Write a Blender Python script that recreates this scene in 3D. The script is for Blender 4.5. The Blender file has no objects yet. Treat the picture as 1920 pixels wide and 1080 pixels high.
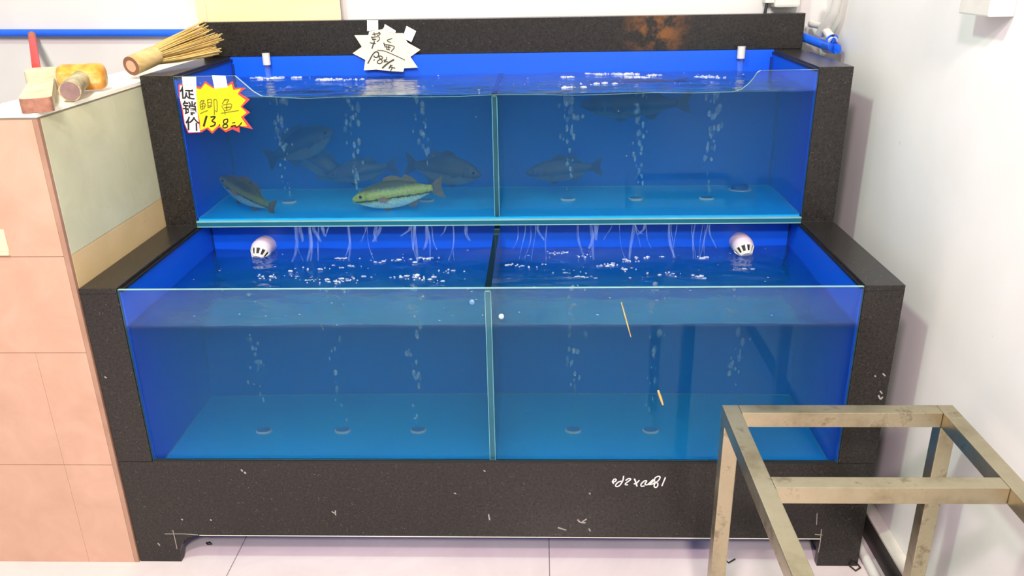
import bpy, bmesh, math, random
from mathutils import Vector, Matrix, noise
C = bpy.context.scene.collection
SC = bpy.context.scene
# ---------------------------------------------------------------- camera
F, CX, CY, CZ, PIT, YAW, ROL = 1537.37, .1188, -1.6516, 1.4043, -21.762, -2.0853, -1.0275
def cam_axes():
    a, b, c = [math.radians(v) for v in (PIT, YAW, ROL)]
    f = Vector((math.sin(b)*math.cos(a), math.cos(b)*math.cos(a), math.sin(a)))
    r = Vector((math.cos(b), -math.sin(b), 0)); u = r.cross(f)
    return r*math.cos(c)+u*math.sin(c), -r*math.sin(c)+u*math.cos(c), f
AR, AU, AF = cam_axes()
cd = bpy.data.cameras.new('camera'); cam = bpy.data.objects.new('camera', cd); C.objects.link(cam)
cd.sensor_width = 36; cd.lens = F/1920*36; cd.clip_start = .02
M = Matrix((AR, AU, -AF)).transposed().to_4x4(); M.translation = (CX, CY, CZ); cam.matrix_world = M
SC.camera = cam
def at(px, py, ax, v):
    """point where the sight line of a photo pixel meets the plane ax = v"""
    d = AF+AR*((px-960)/F)-AU*((py-540)/F); i = 'xyz'.index(ax); o = Vector((CX, CY, CZ))
    return o+d*((v-o[i])/d[i])
# ---------------------------------------------------------------- world, lamps, exposure
w = bpy.data.worlds.new('world'); SC.world = w; w.use_nodes = True
bg = w.node_tree.nodes['Background']; bg.inputs[0].default_value = (.97, .97, 1, 1); bg.inputs[1].default_value = .52
def area(name, loc, target, size, power, col, shape='DISK'):
    l = bpy.data.lights.new(name, 'AREA'); l.shape = shape; l.size = size; l.energy = power; l.color = col
    o = bpy.data.objects.new(name, l); C.objects.link(o); o.location = loc
    o.rotation_euler = (Vector(target)-Vector(loc)).to_track_quat('-Z', 'Y').to_euler(); return o
area('ceiling_light', (-.8, -.85, 3.0), (0, .2, .6), .22, 30, (.76, 1, .80))
area('ceiling_light', (-.3, -2.15, 3.0), (0, .2, .6), .28, 52, (1, .76, .90))
area('ceiling_light', (.3, -3.3, 3.0), (0, .2, .6), .35, 92, (1, .92, .86))
SC.view_settings.view_transform = 'Standard'; SC.view_settings.look = 'None'
SC.view_settings.gamma = 1; SC.view_settings.use_curve_mapping = False; SC.view_settings.exposure = .38
SC.cycles.use_denoising = True; SC.cycles.max_bounces = 14; SC.cycles.transmission_bounces = 10
SC.cycles.transparent_max_bounces = 14; SC.cycles.diffuse_bounces = 5; SC.cycles.glossy_bounces = 5; SC.cycles.volume_bounces = 2
SC.cycles.sample_clamp_indirect = 6; SC.cycles.caustics_refractive = True; SC.cycles.caustics_reflective = False
# ---------------------------------------------------------------- materials
def srgb(c):
    if isinstance(c, str): c = [int(c[i:i+2], 16)/255 for i in (0, 2, 4)]
    return tuple((x/12.92 if x <= .04045 else ((x+.055)/1.055)**2.4) for x in c)+(1,)
class N:
    def __init__(s, name):
        s.m = bpy.data.materials.new(name); s.m.use_nodes = True; s.t = s.m.node_tree; s.t.nodes.clear()
        s.out = s.new('ShaderNodeOutputMaterial')
    def new(s, typ, **kw):
        n = s.t.nodes.new(typ)
        for k, v in kw.items():
            if k.startswith('i_'): n.inputs[k[2:].replace('_', ' ')].default_value = v
            else: setattr(n, k, v)
        return n
    def ln(s, a, b): s.t.links.new(a, b)
    def noise(s, scale, detail=3, rough=.5, vec=None, dist=0):
        n = s.new('ShaderNodeTexNoise'); n.inputs['Scale'].default_value = scale; n.inputs['Detail'].default_value = detail
        n.inputs['Roughness'].default_value = rough; n.inputs['Distortion'].default_value = dist
        s.ln(vec or s.obj(), n.inputs['Vector']); return n.outputs['Fac']
    def obj(s):
        if not hasattr(s, '_o'): s._o = s.new('ShaderNodeTexCoord').outputs['Object']
        return s._o
    def scaled(s, v):
        n = s.new('ShaderNodeMapping'); n.inputs['Scale'].default_value = v; s.ln(s.obj(), n.inputs[0]); return n.outputs[0]
    def ramp(s, fac, stops, interp='LINEAR'):
        n = s.new('ShaderNodeValToRGB'); n.color_ramp.interpolation = interp; e = n.color_ramp.elements
        while len(e) < len(stops): e.new(.5)
        for q, (p, c) in zip(e, stops): q.position = p; q.color = c if len(c) == 4 else srgb(c)
        s.ln(fac, n.inputs[0]); return n.outputs[0]
    def g(s, fac, a, b):
        if a > b: return s.ramp(fac, [(b, (1, 1, 1, 1)), (a, (0, 0, 0, 1))])
        return s.ramp(fac, [(a, (0, 0, 0, 1)), (b, (1, 1, 1, 1))])
    def mixc(s, fac, a, b):
        n = s.new('ShaderNodeMix', data_type='RGBA')
        for k, v in ((0, fac), (6, a), (7, b)):
            if hasattr(v, 'is_output'): s.ln(v, n.inputs[k])
            else: n.inputs[k].default_value = v
        return n.outputs[2]
    def mth(s, op, a, b=0):
        n = s.new('ShaderNodeMath', operation=op)
        for k, v in ((0, a), (1, b)):
            if hasattr(v, 'is_output'): s.ln(v, n.inputs[k])
            else: n.inputs[k].default_value = v
        return n.outputs[0]
    def bsdf(s, col, rough=.5, metal=0, spec=.5, bump=None, bd=.002, bs=.5, **kw):
        n = s.new('ShaderNodeBsdfPrincipled')
        if hasattr(col, 'is_output'): s.ln(col, n.inputs['Base Color'])
        else: n.inputs['Base Color'].default_value = col if len(col) == 4 else srgb(col)
        if hasattr(rough, 'is_output'): s.ln(rough, n.inputs['Roughness'])
        else: n.inputs['Roughness'].default_value = rough
        n.inputs['Metallic'].default_value = metal; n.inputs['Specular IOR Level'].default_value = spec
        for k, v in kw.items(): n.inputs[k.replace('_', ' ')].default_value = v
        if bump:
            b = s.new('ShaderNodeBump'); b.inputs['Distance'].default_value = bd; b.inputs['Strength'].default_value = bs
            s.ln(bump, b.inputs['Height']); s.ln(b.outputs[0], n.inputs['Normal'])
        return n.outputs[0]
    def done(s, sh, vol=None):
        s.ln(sh, s.out.inputs[0])
        if vol: s.ln(vol, s.out.inputs[1])
        return s.m
def plain(name, col, rough=.5, var=.06, scale=30, metal=0, **kw):
    n = N(name); c = srgb(col); d = tuple(max(0, x*(1-var*2)) for x in c[:3])+(1,)
    return n.done(n.bsdf(n.ramp(n.noise(scale), [(.3, d), (.7, c)]), rough, metal, **kw))
def mat_granite():
    n = N('granite')
    base = n.ramp(n.noise(170, 4, .7), [(.35, '191715'), (.65, '2c2825')])
    v = n.new('ShaderNodeTexVoronoi'); v.inputs['Scale'].default_value = 230; n.ln(n.obj(), v.inputs['Vector'])
    fl = n.mth('MULTIPLY', n.g(v.outputs['Distance'], .16, .04), n.g(n.noise(60, 2), .5, .62))
    c = n.mixc(fl, base, srgb('aaa59a'))
    # a rusty stain on the back rail
    mp = n.new('ShaderNodeVectorMath', operation='DISTANCE'); mp.inputs[1].default_value = (.47, .897, 1.215); n.ln(n.obj(), mp.inputs[0])
    st = n.mth('MULTIPLY', n.g(mp.outputs['Value'], .11, .03), n.g(n.noise(25, 4, .6), .42, .6))
    c = n.mixc(n.mth('MULTIPLY', st, .45), c, srgb('a5672e'))
    return n.done(n.bsdf(c, .27, spec=.4, bump=n.noise(300), bd=.0004, bs=.2))
GRAN = mat_granite()
def mat_wall(a='e6e3dd', b='f0ede8'):
    n = N('painted_wall')
    c = n.ramp(n.noise(2.2, 5, .6), [(.3, a), (.7, b)])
    sp = n.g(n.noise(26, 5, .75), .70, .735)
    c = n.mixc(n.mth('MULTIPLY', sp, .5), c, srgb('9a9690'))
    return n.done(n.bsdf(c, .42, spec=.35))
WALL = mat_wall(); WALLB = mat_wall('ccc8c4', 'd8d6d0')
def mat_floor():
    n = N('floor_tile')
    c = n.ramp(n.noise(3, 6, .65, dist=1.2), [(.35, 'cfc0bd'), (.7, 'dbcec9')])
    br = n.new('ShaderNodeTexBrick'); br.offset = 0; br.inputs['Scale'].default_value = 1; br.inputs['Brick Width'].default_value = .8; br.inputs['Row Height'].default_value = .8
    br.inputs['Mortar Size'].default_value = .0012; br.inputs['Mortar Smooth'].default_value = 0
    mp = n.new('ShaderNodeMapping'); mp.inputs['Location'].default_value = (.66, .35, 0); n.ln(n.obj(), mp.inputs[0]); n.ln(mp.outputs[0], br.inputs['Vector'])
    c = n.mixc(br.outputs['Fac'], c, srgb('7d7470'))
    return n.done(n.bsdf(c, .015, spec=.5))
FLOOR = mat_floor()
def mat_tile(name, a, b, rough=.3):
    n = N(name)
    c = n.ramp(n.noise(9, 6, .62, dist=.6), [(.3, a), (.7, b)])
    sp = n.g(n.noise(55, 3, .7), .735, .76)
    c = n.mixc(n.mth('MULTIPLY', sp, .6), c, srgb('8a6a50'))
    return n.done(n.bsdf(c, rough, spec=.4))
PINK = mat_tile('pink_tile', 'b58f78', 'c19b85')
GREENB = mat_tile('sage_beige_tile', 'bcbd9c', 'c9c9aa')
SAND = mat_tile('sand_tile', 'c8ae7c', 'd4bc8c')
CREAM = mat_tile('cream_tile', 'f0ead6', 'f7f2e2')
GROUT = plain('brown_grout', '9b7b66', .8)
TRIM = mat_tile('bevelled_edge', '93705c', 'a5826c')
LINER = plain('blue_liner', '0a58dc', .35, .04, 3)
LINERF = plain('light_blue_liner', '22bcff', .4, .04, 3)
def mat_glass(name, tint=(.80, .955, 1, 1), dirt=0.0, haze=0.0, wl=9):
    n = N(name)
    geo = n.new('ShaderNodeNewGeometry'); dt = n.new('ShaderNodeVectorMath', operation='DOT_PRODUCT')
    n.ln(geo.outputs['Incoming'], dt.inputs[0]); n.ln(geo.outputs['Normal'], dt.inputs[1])
    c1 = n.mth('SUBTRACT', 1, n.mth('ABSOLUTE', dt.outputs['Value']))
    fr = n.mth('ADD', .004, n.mth('MULTIPLY', .96, n.mth('POWER', c1, 5)))
    tr = n.new('ShaderNodeBsdfTransparent'); tr.inputs[0].default_value = tint
    gl = n.new('ShaderNodeBsdfGlossy'); gl.inputs['Roughness'].default_value = 0
    mx = n.new('ShaderNodeMixShader'); n.ln(fr, mx.inputs[0]); n.ln(tr.outputs[0], mx.inputs[1]); n.ln(gl.outputs[0], mx.inputs[2])
    o = mx.outputs[0]
    if dirt or haze:
        df = n.new('ShaderNodeBsdfDiffuse'); df.inputs[0].default_value = (.85, .87, .86, 1)
        sp = n.g(n.noise(75, 3, .6), .74, .80)
        st = n.g(n.noise(1, 4, .6, vec=n.scaled((14, 1, 3))), .55, .9)
        sz = n.new('ShaderNodeSeparateXYZ'); n.ln(n.obj(), sz.inputs[0])
        dry = n.mth('MULTIPLY', n.g(n.mth('MULTIPLY', sz.outputs[2], .5), (wl-.004)/2, (wl+.004)/2) if wl < 5 else 0.0, n.mth('ADD', .004, n.mth('MULTIPLY', n.noise(14, 5, .7), .030)))
        fac = n.mth('ADD', n.mth('MULTIPLY', sp, dirt), n.mth('ADD', haze, n.mth('ADD', dry, n.mth('MULTIPLY', st, haze*1.2))))
        m2 = n.new('ShaderNodeMixShader'); n.ln(fac, m2.inputs[0]); n.ln(o, m2.inputs[1]); n.ln(df.outputs[0], m2.inputs[2]); o = m2.outputs[0]
    return n.done(o)
GLASS = mat_glass('lower_pane_glass', dirt=.3, haze=.0012, wl=.652); GLASSU = mat_glass('upper_pane_glass', dirt=.25, haze=.0012, wl=1.090)
GLASSD = mat_glass('divider_glass', (.80, .92, .90, 1), haze=.04)
GEDGE = plain('glass_edge', '8fbab4', .12, .08, 20)
GEDGED = plain('dark_glass_edge', '0d1c20', .1)
GEDGEM = plain('grey_green_glass_edge', '42606a', .2)
TEAL = plain('teal_glass_edge', '1d5f74', .15)
SIL = plain('black_silicone', '141414', .45)
def mat_water():
    n = N('tank_water')
    g = n.new('ShaderNodeBsdfGlass'); g.inputs['IOR'].default_value = 1.33; g.inputs['Roughness'].default_value = 0; g.inputs[0].default_value = (.99, 1, 1, 1)
    b = n.new('ShaderNodeBump'); b.inputs['Distance'].default_value = .003; b.inputs['Strength'].default_value = .5
    geo = n.new('ShaderNodeNewGeometry'); sx = n.new('ShaderNodeSeparateXYZ'); n.ln(geo.outputs['True Normal'], sx.inputs[0])
    h = n.noise(30, 3, .6, vec=n.scaled((1, 1.6, 1)), dist=.6)
    n.ln(h, b.inputs['Height']); n.ln(n.mth('MULTIPLY', n.g(sx.outputs[2], .5, .8), .55), b.inputs['Strength']); n.ln(b.outputs[0], g.inputs['Normal'])
    va = n.new('ShaderNodeVolumeAbsorption'); va.inputs[0].default_value = srgb('10b0ff'); va.inputs['Density'].default_value = .7
    vs = n.new('ShaderNodeVolumeScatter'); vs.inputs[0].default_value = (.02, .36, 1, 1); vs.inputs['Density'].default_value = 2.4; vs.inputs['Anisotropy'].default_value = .1
    ad = n.new('ShaderNodeAddShader'); n.ln(va.outputs[0], ad.inputs[0]); n.ln(vs.outputs[0], ad.inputs[1])
    return n.done(g.outputs[0], ad.outputs[0])
WATER = mat_water()
def mat_thinwhite(name, alpha, col=(.85, .9, .95, 1), sc=(60, 60, 8)):
    n = N(name); tr = n.new('ShaderNodeBsdfTransparent'); p = n.bsdf(col, .3)
    mx = n.new('ShaderNodeMixShader'); a = n.mth('MULTIPLY', n.g(n.noise(1, 3, .6, vec=n.scaled(sc)), .3, .75), alpha)
    n.ln(a, mx.inputs[0]); n.ln(tr.outputs[0], mx.inputs[1]); n.ln(p, mx.inputs[2]); return n.done(mx.outputs[0])
FALL = mat_thinwhite('falling_water', .15, (.45, .62, .95, 1), (120, 120, 26))
PLUME = mat_thinwhite('bubble_white', .42, sc=(40, 40, 40))
FOAM = mat_thinwhite('foam_white', .6, sc=(90, 90, 90))
def mat_steel():
    n = N('stained_steel')
    c = n.ramp(n.noise(7, 5, .65), [(.3, '978b70'), (.5, 'bcb296'), (.72, 'ccc3a8')])
    st = n.g(n.noise(14, 5, .72), .57, .66); c = n.mixc(n.mth('MULTIPLY', st, .6), c, srgb('7c6a50'))
    ru = n.g(n.noise(38, 4, .7), .70, .74); c = n.mixc(n.mth('MULTIPLY', ru, .6), c, srgb('96702f'))
    r = n.mth('ADD', .26, n.mth('MULTIPLY', n.noise(20, 4), .22))
    return n.done(n.bsdf(c, r, metal=1))
STEEL = mat_steel()
WPVC = plain('white_plastic', 'd9d5cc', .35, .04); BPVC = plain('blue_plastic', '1f62e0', .3, .04); RPLA = plain('red_plastic', 'dd3a34', .4, .1)
LPVC = plain('lilac_white_plastic', 'd9c9d6', .4, .05, 60)
BLK = plain('black', '151312', .5); SLOT = plain('dark_slot', '171310', .7)
BASEB = plain('black_baseboard', '2a2422', .35, .3, 12); PALE = plain('pale_ledge', 'd8d2c4', .6)
PAPER = plain('white_paper', 'f4efe4', .7, .03); TAPE = plain('white_tape', 'fbfaf6', .5, .02)
PAPERW = plain('cream_card', 'ddd0b4', .7, .04, 14); FLAP = plain('grey_card', 'd9d4da', .7)
YEL = plain('yellow_card', 'efd800', .5, .02); RED = plain('red_card', 'ee4338', .5, .03); WHC = plain('white_card', 'fdf4f4', .5, .02)
INK = plain('black_ink', '1c1410', .6); INKO = plain('olive_ink', '6f6a10', .6); CHALK = plain('white_chalk', 'e6e2dc', .9)
SCR = plain('scratch', '9c958c', .8)
def mat_wood(name, a, b, sc=(6, 6, 60), rough=.55):
    n = N(name); return n.done(n.bsdf(n.ramp(n.noise(1, 4, .6, vec=n.scaled(sc), dist=.4), [(.3, a), (.7, b)]), rough, bump=n.noise(1, 3, vec=n.scaled(sc)), bd=.001))
PLY = mat_wood('plywood', 'e0c792', 'ead6a6', (2, 2, 9)); PLYP = mat_wood('pinkish_plywood', 'e0bd94', 'e8cba4', (2, 2, 9))
BAMB = mat_wood('bamboo', 'b8924a', 'd8bd78', (8, 8, 90)); BAMH = mat_wood('bamboo_handle', 'b09258', 'd2b880', (20, 20, 60))
WOODP = mat_wood('pale_wood', 'b8a684', 'd6c8a6', (30, 8, 30)); WOODG = mat_wood('grey_bark_wood', '6e5c42', 'bdb08a', (50, 12, 50))
WOODR = mat_wood('reddish_end_grain', '80523e', 'a0705a', (60, 60, 60)); CORE = plain('pink_core', 'd29a7c', .7, .1, 100); RING = plain('brown_ring', '7a5038', .7, .1, 100)
def mat_amber():
    n = N('amber_nylon'); c = n.ramp(n.noise(22, 4, .6), [(.3, 'b86c14'), (.5, 'cf9434'), (.75, 'dcc088')])
    return n.done(n.bsdf(c, .35, Subsurface_Weight=.3, Subsurface_Scale=.02))
AMBER = mat_amber()
# ---------------------------------------------------------------- helpers
def bx(bm, x0, x1, y0, y1, z0, z1):
    v = [bm.verts.new(p) for p in ((x0,y0,z0),(x1,y0,z0),(x1,y1,z0),(x0,y1,z0),(x0,y0,z1),(x1,y0,z1),(x1,y1,z1),(x0,y1,z1))]
    for f in ((3,2,1,0),(4,5,6,7),(0,1,5,4),(1,2,6,5),(2,3,7,6),(3,0,4,7)): bm.faces.new([v[i] for i in f])
def box(*a):
    bm = bmesh.new(); bx(bm, *a); return bm
def boxes(*l):
    bm = bmesh.new()
    for a in l: bx(bm, *a)
    return bm
def extr(bm, pts, d):
    """closed prism: polygon pts (Vectors), extruded by vector d"""
    a = [bm.verts.new(p) for p in pts]; b = [bm.verts.new(Vector(p)+Vector(d)) for p in pts]; n = len(a)
    bm.faces.new(a); bm.faces.new(b[::-1])
    for i in range(n): bm.faces.new((a[i], b[i], b[(i+1) % n], a[(i+1) % n]))
def prism(pts, d):
    bm = bmesh.new(); extr(bm, pts, d); return bm
def tube(bm, pts, rads, seg=16, cap=True, sx=1.0, up=None):
    """round tube along pts; rads one number or one per point"""
    pts = [Vector(p) for p in pts]; n = len(pts)
    if not hasattr(rads, '__len__'): rads = [rads]*n
    rings = []; ref = Vector(up) if up else None
    for i, p in enumerate(pts):
        t = (pts[min(i+1, n-1)]-pts[max(i-1, 0)]).normalized()
        if ref is None: ref = Vector((0, 0, 1)) if abs(t.z) < .9 else Vector((1, 0, 0))
        s = t.cross(ref).normalized(); q = s.cross(t).normalized(); ref = q
        rings.append([bm.verts.new(p+(s*math.cos(a)*sx+q*math.sin(a))*rads[i]) for a in [2*math.pi*k/seg for k in range(seg)]])
    for a, b in zip(rings, rings[1:]):
        for k in range(seg): bm.faces.new((a[k], a[(k+1) % seg], b[(k+1) % seg], b[k]))
    if cap: bm.faces.new(rings[0][::-1]); bm.faces.new(rings[-1])
def tb(pts, rads, **k):
    bm = bmesh.new(); tube(bm, pts, rads, **k); return bm
def ob(name, bm, mat, parent=None, smooth=False, bevel=0, loc=None):
    bmesh.ops.recalc_face_normals(bm, faces=bm.faces)
    if bevel: bmesh.ops.bevel(bm, geom=list(bm.edges), offset=bevel, segments=2, affect='EDGES', profile=.6)
    me = bpy.data.meshes.new(name); bm.to_mesh(me); bm.free()
    for m in (mat if isinstance(mat, (list, tuple)) else [mat]): me.materials.append(m)
    o = bpy.data.objects.new(name, me); C.objects.link(o)
    if smooth:
        for p in me.polygons: p.use_smooth = True
        try:
            me.set_sharp_from_angle(angle=math.radians(40))
        except Exception: pass
    if parent:
        o.parent = parent; o.matrix_parent_inverse = Matrix.Translation(-parent.location) if loc is None else Matrix.Identity(4)
    return o
def tag(o, label, cat, group=None, kind=None):
    if label: o['label'] = label
    if cat: o['category'] = cat
    if group: o['group'] = group
    if kind: o['kind'] = kind
    return o
def thing(name, loc, label, cat, group=None):
    o = bpy.data.objects.new(name, None); o.empty_display_size = .05; C.objects.link(o); o.location = loc
    return tag(o, label, cat, group)
def struct(name, bm, mat):
    o = ob(name, bm, mat); o['kind'] = 'structure'; return o
def stroke(bm, P, width, nrm, th=.0004):
    """flat ribbon of a pen stroke through 3-D points P lying on a plane with normal nrm"""
    P = [Vector(p) for p in P]; nrm = Vector(nrm).normalized()
    # smooth
    Q = []
    for i in range(len(P)-1):
        a = P[max(i-1, 0)]; b = P[i]; c = P[i+1]; d = P[min(i+2, len(P)-1)]
        for k in range(4):
            t = k/4; Q.append(.5*((2*b)+(c-a)*t+(2*a-5*b+4*c-d)*t*t+(3*b-a-3*c+d)*t**3))
    Q.append(P[-1]); L = []; Rr = []
    for i, p in enumerate(Q):
        t = (Q[min(i+1, len(Q)-1)]-Q[max(i-1, 0)])
        if t.length < 1e-7: t = Vector((1, 0, 0))
        s = t.normalized().cross(nrm)*width*.5
        L.append(p+s); Rr.append(p-s)
    for i in range(len(Q)-1):
        q = [L[i], L[i+1], Rr[i+1], Rr[i]]
        try: extr(bm, q, nrm*th)
        except ValueError: pass
rnd = random.Random(7)
# ---------------------------------------------------------------- dimensions
W = .9; PW = .0846; XI = W-PW; XL = .812
Z1 = .7467; Z2 = 1.1468; Z3 = 1.2474; D1 = .4623; D2 = .8974; KP = .2988
LWZ, UWZ, LFZ, UFZ = .652, 1.087, .27, .764
BACKY, RIGHTX = .98, .985
# ---------------------------------------------------------------- room
struct('floor', box(-3, 3, -9.5, 1.1, -.05, 0), FLOOR)
struct('wall_back', box(-3, RIGHTX+.1, BACKY, BACKY+.1, 0, 3.0), WALLB)
struct('wall_right', box(RIGHTX, RIGHTX+.1, -4, BACKY, 0, 3.0), WALL)
bb = struct('baseboard_right', box(.955, RIGHTX-.0005, -2.2, .93, 0, .07), BASEB)
bt = struct('trim_1', box(.953, RIGHTX-.0005, -2.2, .93, .0702, .076), PALE)
# ---------------------------------------------------------------- fish tank
T = thing('fish_tank', (0, .4, 0), 'large two-tier fish tank with black granite frame and blue inside', 'fish tank')
def side(sx):
    x0 = sx*XI; dx = sx*PW; y0 = .019
    bm = bmesh.new()
    pr_ = [(y0, 0), (y0, KP), (0, KP), (0, Z1), (D1, Z1), (D1, Z2), (.930, Z2), (.930, 0)]
    extr(bm, [Vector((x0, y, z)) for y, z in pr_], (dx, 0, 0)); return bm
for sx in (-1, 1): ob('side_panel', side(sx), GRAN, T, bevel=.0012)
# cover strips of the posts: thin joints
jt = boxes(*[(s*XI, s*W, -.0006, .0005, Z1-.0125, Z1-.0115) if s > 0 else (-W, -XI, -.0006, .0005, Z1-.0125, Z1-.0115) for s in (-1, 1)])
jt.free()
for q in ((-W, -XI), (XI, W)): ob('joint_line', box(q[0], q[1], -.0006, .0005, Z1-.0125, Z1-.0115), BLK, T)
def kick():
    pts = [(-W, 0), (-.794, 0), (-.793, .03), (-.786, .052), (-.772, .068), (-.755, .078), (-.735, .083), (.8, .083), (.801, 0), (W, 0), (W, KP-.001), (-W, KP-.001)]
    return prism([Vector((x, 0, z)) for x, z in pts], (0, .0185, 0))
kp = ob('front_panel', kick(), GRAN, T)
ob('pale_cut_edge', box(-.735, .8, -.0004, .0187, .0806, .0829), PALE, T)
ob('base_board', box(-XI+.001, XI-.001, .019, .9, .084, .1), LINER, T)
ob('rear_rail', box(-W, W, D2, .93, Z2+.0006, Z3), GRAN, T, bevel=.001)
# liner
def liner():
    return boxes((-XI+.0003, XI-.0003, .54, .55, LFZ, Z1-.006), (-XI+.0003, -XL, .012, .54, LFZ, Z1-.012), (XL, XI-.0003, .012, .54, LFZ, Z1-.012),
                 (-XI+.0003, XI-.0003, .885, .8965, UFZ, Z2+.0), (-XI+.0003, -XL, D1+.011, .885, UFZ, Z2-.012), (XL, XI-.0003, D1+.011, .885, UFZ, Z2-.012))
lin = ob('blue_lining', liner(), LINER, T)
lf = ob('tank_bottom', boxes((-XL, XL, .0115, .54, LFZ-.012, LFZ)), LINERF, T); lf['label'] = 'lighter blue bottom of the lower tank'
uf = ob('tank_bottom', boxes((-XL, XL, D1+.011, .885, Z1, UFZ)), LINERF, T); uf['label'] = 'lighter blue bottom of the upper tank'
# silicone at seams (pale glued line)
ob('seam', boxes(*[(s*XL-.0015, s*XL+.0015, .02, .54, LFZ, LFZ+.002) for s in (-1, 1)], (-XL, XL, .537, .54, LFZ, LFZ+.002),
                 *[(s*XL-.0015, s*XL+.0015, D1+.02, .885, UFZ, UFZ+.002) for s in (-1, 1)], (-XL, XL, .882, .885, UFZ, UFZ+.002)), GEDGE, T)
for q in [(-XL, XL, -.0004, .004, KP-.0005, KP+.004)]+[(s_*XL-.002, s_*XL+.004, D1+.012, .885, Z2-.012, Z2-.006) for s_ in (-1, 1)]+[(s_*XL-.002, s_*XL+.004, .012, .54, Z1-.012, Z1-.007) for s_ in (-1, 1)]: ob('silicone_line', box(*q), SIL, T)
NAVY = plain('navy', '0b2f78', .4)
for q in ((-XL, -XL+.004, .536, .54, LWZ-.3, Z1-.01), (XL-.004, XL, .536, .54, LWZ-.3, Z1-.01), (-XL, -XL+.006, .879, .885, UFZ, Z2-.02), (XL-.006, XL, .879, .885, UFZ, Z2-.02)): ob('corner_seam', box(*q), NAVY, T)
# panes: slab sides clear, rims pale green
def pane(pts, y0, th):
    bm = bmesh.new(); extr(bm, [Vector((x, y0, z)) for x, z in pts], (0, th, 0)); bmesh.ops.recalc_face_normals(bm, faces=bm.faces)
    bm.faces.ensure_lookup_table()
    for f in bm.faces: f.material_index = 0 if abs(f.normal.y) > .9 else 2 if abs(f.normal.x) > .9 else 1
    return bm
lp = ob('front_pane', pane([(-XI+.001, KP), (XI-.001, KP), (XI-.001, Z1-.004), (-XI+.001, Z1-.004)], .0015, .009), [GLASS, GEDGE, GEDGEM], T); lp['label'] = 'lower front glass pane'
cut = [(-XI+.001, .759), (XI-.001, .759), (XI-.001, 1.140), (.672, 1.140), (.664, 1.135), (.655, 1.120), (.643, 1.106), (.628, 1.094), (.606, 1.088)]
cut += [(.606-(i+1)*.0991, 1.0865+.0022*math.sin(i*1.7)) for i in range(11)]
cut += [(-.592, 1.092), (-.612, 1.104), (-.654, 1.144), (-XI+.001, 1.144)]
up_ = ob('front_pane', pane(cut, D1, .008), [GLASSU, GEDGE, GEDGEM], T); up_['label'] = 'upper front glass pane with a low overflow cut-out'
lg = ob('glass_ledge', boxes((-XI+.001, XI-.001, D1-.001, .54, .7445, .7565)), TEAL, T); lg['label'] = 'teal glass ledge under the upper tank'
ob('ledge_edge', boxes((-XI+.001, XI-.001, D1-.002, D1+.002, .7562, .7588), (-XI+.001, XI-.001, D1-.002, D1+.003, .7425, .7447)), GEDGE, T)
# dividers
def divider(y0, y1, z0, z1, slant, name):
    x0, x1 = -.002, .012
    bm = bmesh.new(); extr(bm, [Vector((x0, y, z)) for y, z in ((y0+.004, z0), (y1, z0), (y1, z1), (y0+.004, z1))], (x1-x0, 0, 0))
    d = ob(name, bm, GLASSD, T)
    f = ob('front_edge', boxes((x0+.002, x1-.002, y0-.0005, y0+.003, z0, z1)), GEDGEM, d)
    ob('edge_line', boxes((x0, x0+.0013, y0-.001, y0+.0035, z0, z1), (x1-.0013, x1, y0-.001, y0+.0035, z0, z1), (x0, x1, y0-.001, y0+.0035, z1-.003, z1)), GEDGE, d)
    ob('dark_top_edge', boxes((x0, x1, y0+.01, y1, z1, z1+.003)), GEDGED, d)
    return d
d1 = divider(.0115, .5395, LFZ, Z1-.012, 0, 'divider_pane'); d1['label'] = 'lower divider between the two halves'
d2 = divider(D1+.0095, .8845, UFZ, UWZ-.001, 0, 'divider_pane'); d2['label'] = 'upper divider between the two halves'
# outlet strainers in the lower tank
def strainer(cx, cz, ax, label):
    ax = Vector(ax).normalized(); c = Vector((cx, .495, cz)); back = Vector((cx, .5405, cz-.004))
    s = thing('outlet_strainer', c, label, 'strainer', 'white outlet strainers of the lower tank'); 
    bm = bmesh.new(); p0 = back; R_ = .0285
    tube(bm, [p0, c+Vector((0, .012, 0)), c+ax*.0, c+ax*.008, c+ax*.013], [R_, R_*1.0, R_, R_*.97, R_*.86], seg=28)
    body = ob('pipe_elbow', bm, LPVC, s, smooth=True)
    # slotted cap: truncated cone; ribs over a dark core
    core = ob('slotted_core', tb([c+ax*.009, c+ax*.030], [R_*.86, R_*.50], seg=28), SLOT, s)
    bm = bmesh.new(); tube(bm, [c+ax*.007, c+ax*.013], [R_*.98, R_*.93], seg=28); tube(bm, [c+ax*.027, c+ax*.034], [R_*.60, R_*.50], seg=28)
    u = ax.cross(Vector((0, 0, 1))).normalized(); v = u.cross(ax)
    for k in range(10):
        a = 2*math.pi*k/10+.2; d = u*math.cos(a)+v*math.sin(a); t = ax.cross(d)
        p = c+ax*.009+d*R_*.90; q = c+ax*.030+d*R_*.53
        extr(bm, [p-t*.0028, p+t*.0028, q+t*.0022, q-t*.0022], (d*.002+ax*.002))
    ob('cap', bm, WPVC, s, smooth=False)
    return s
strainer(-.658, .668, (-.12, -.85, -.62), 'white slotted strainer of the left half, at the lower tank water surface')
strainer(.676, .668, (.12, -.85, -.62), 'white slotted strainer of the right half, at the lower tank water surface')
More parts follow.
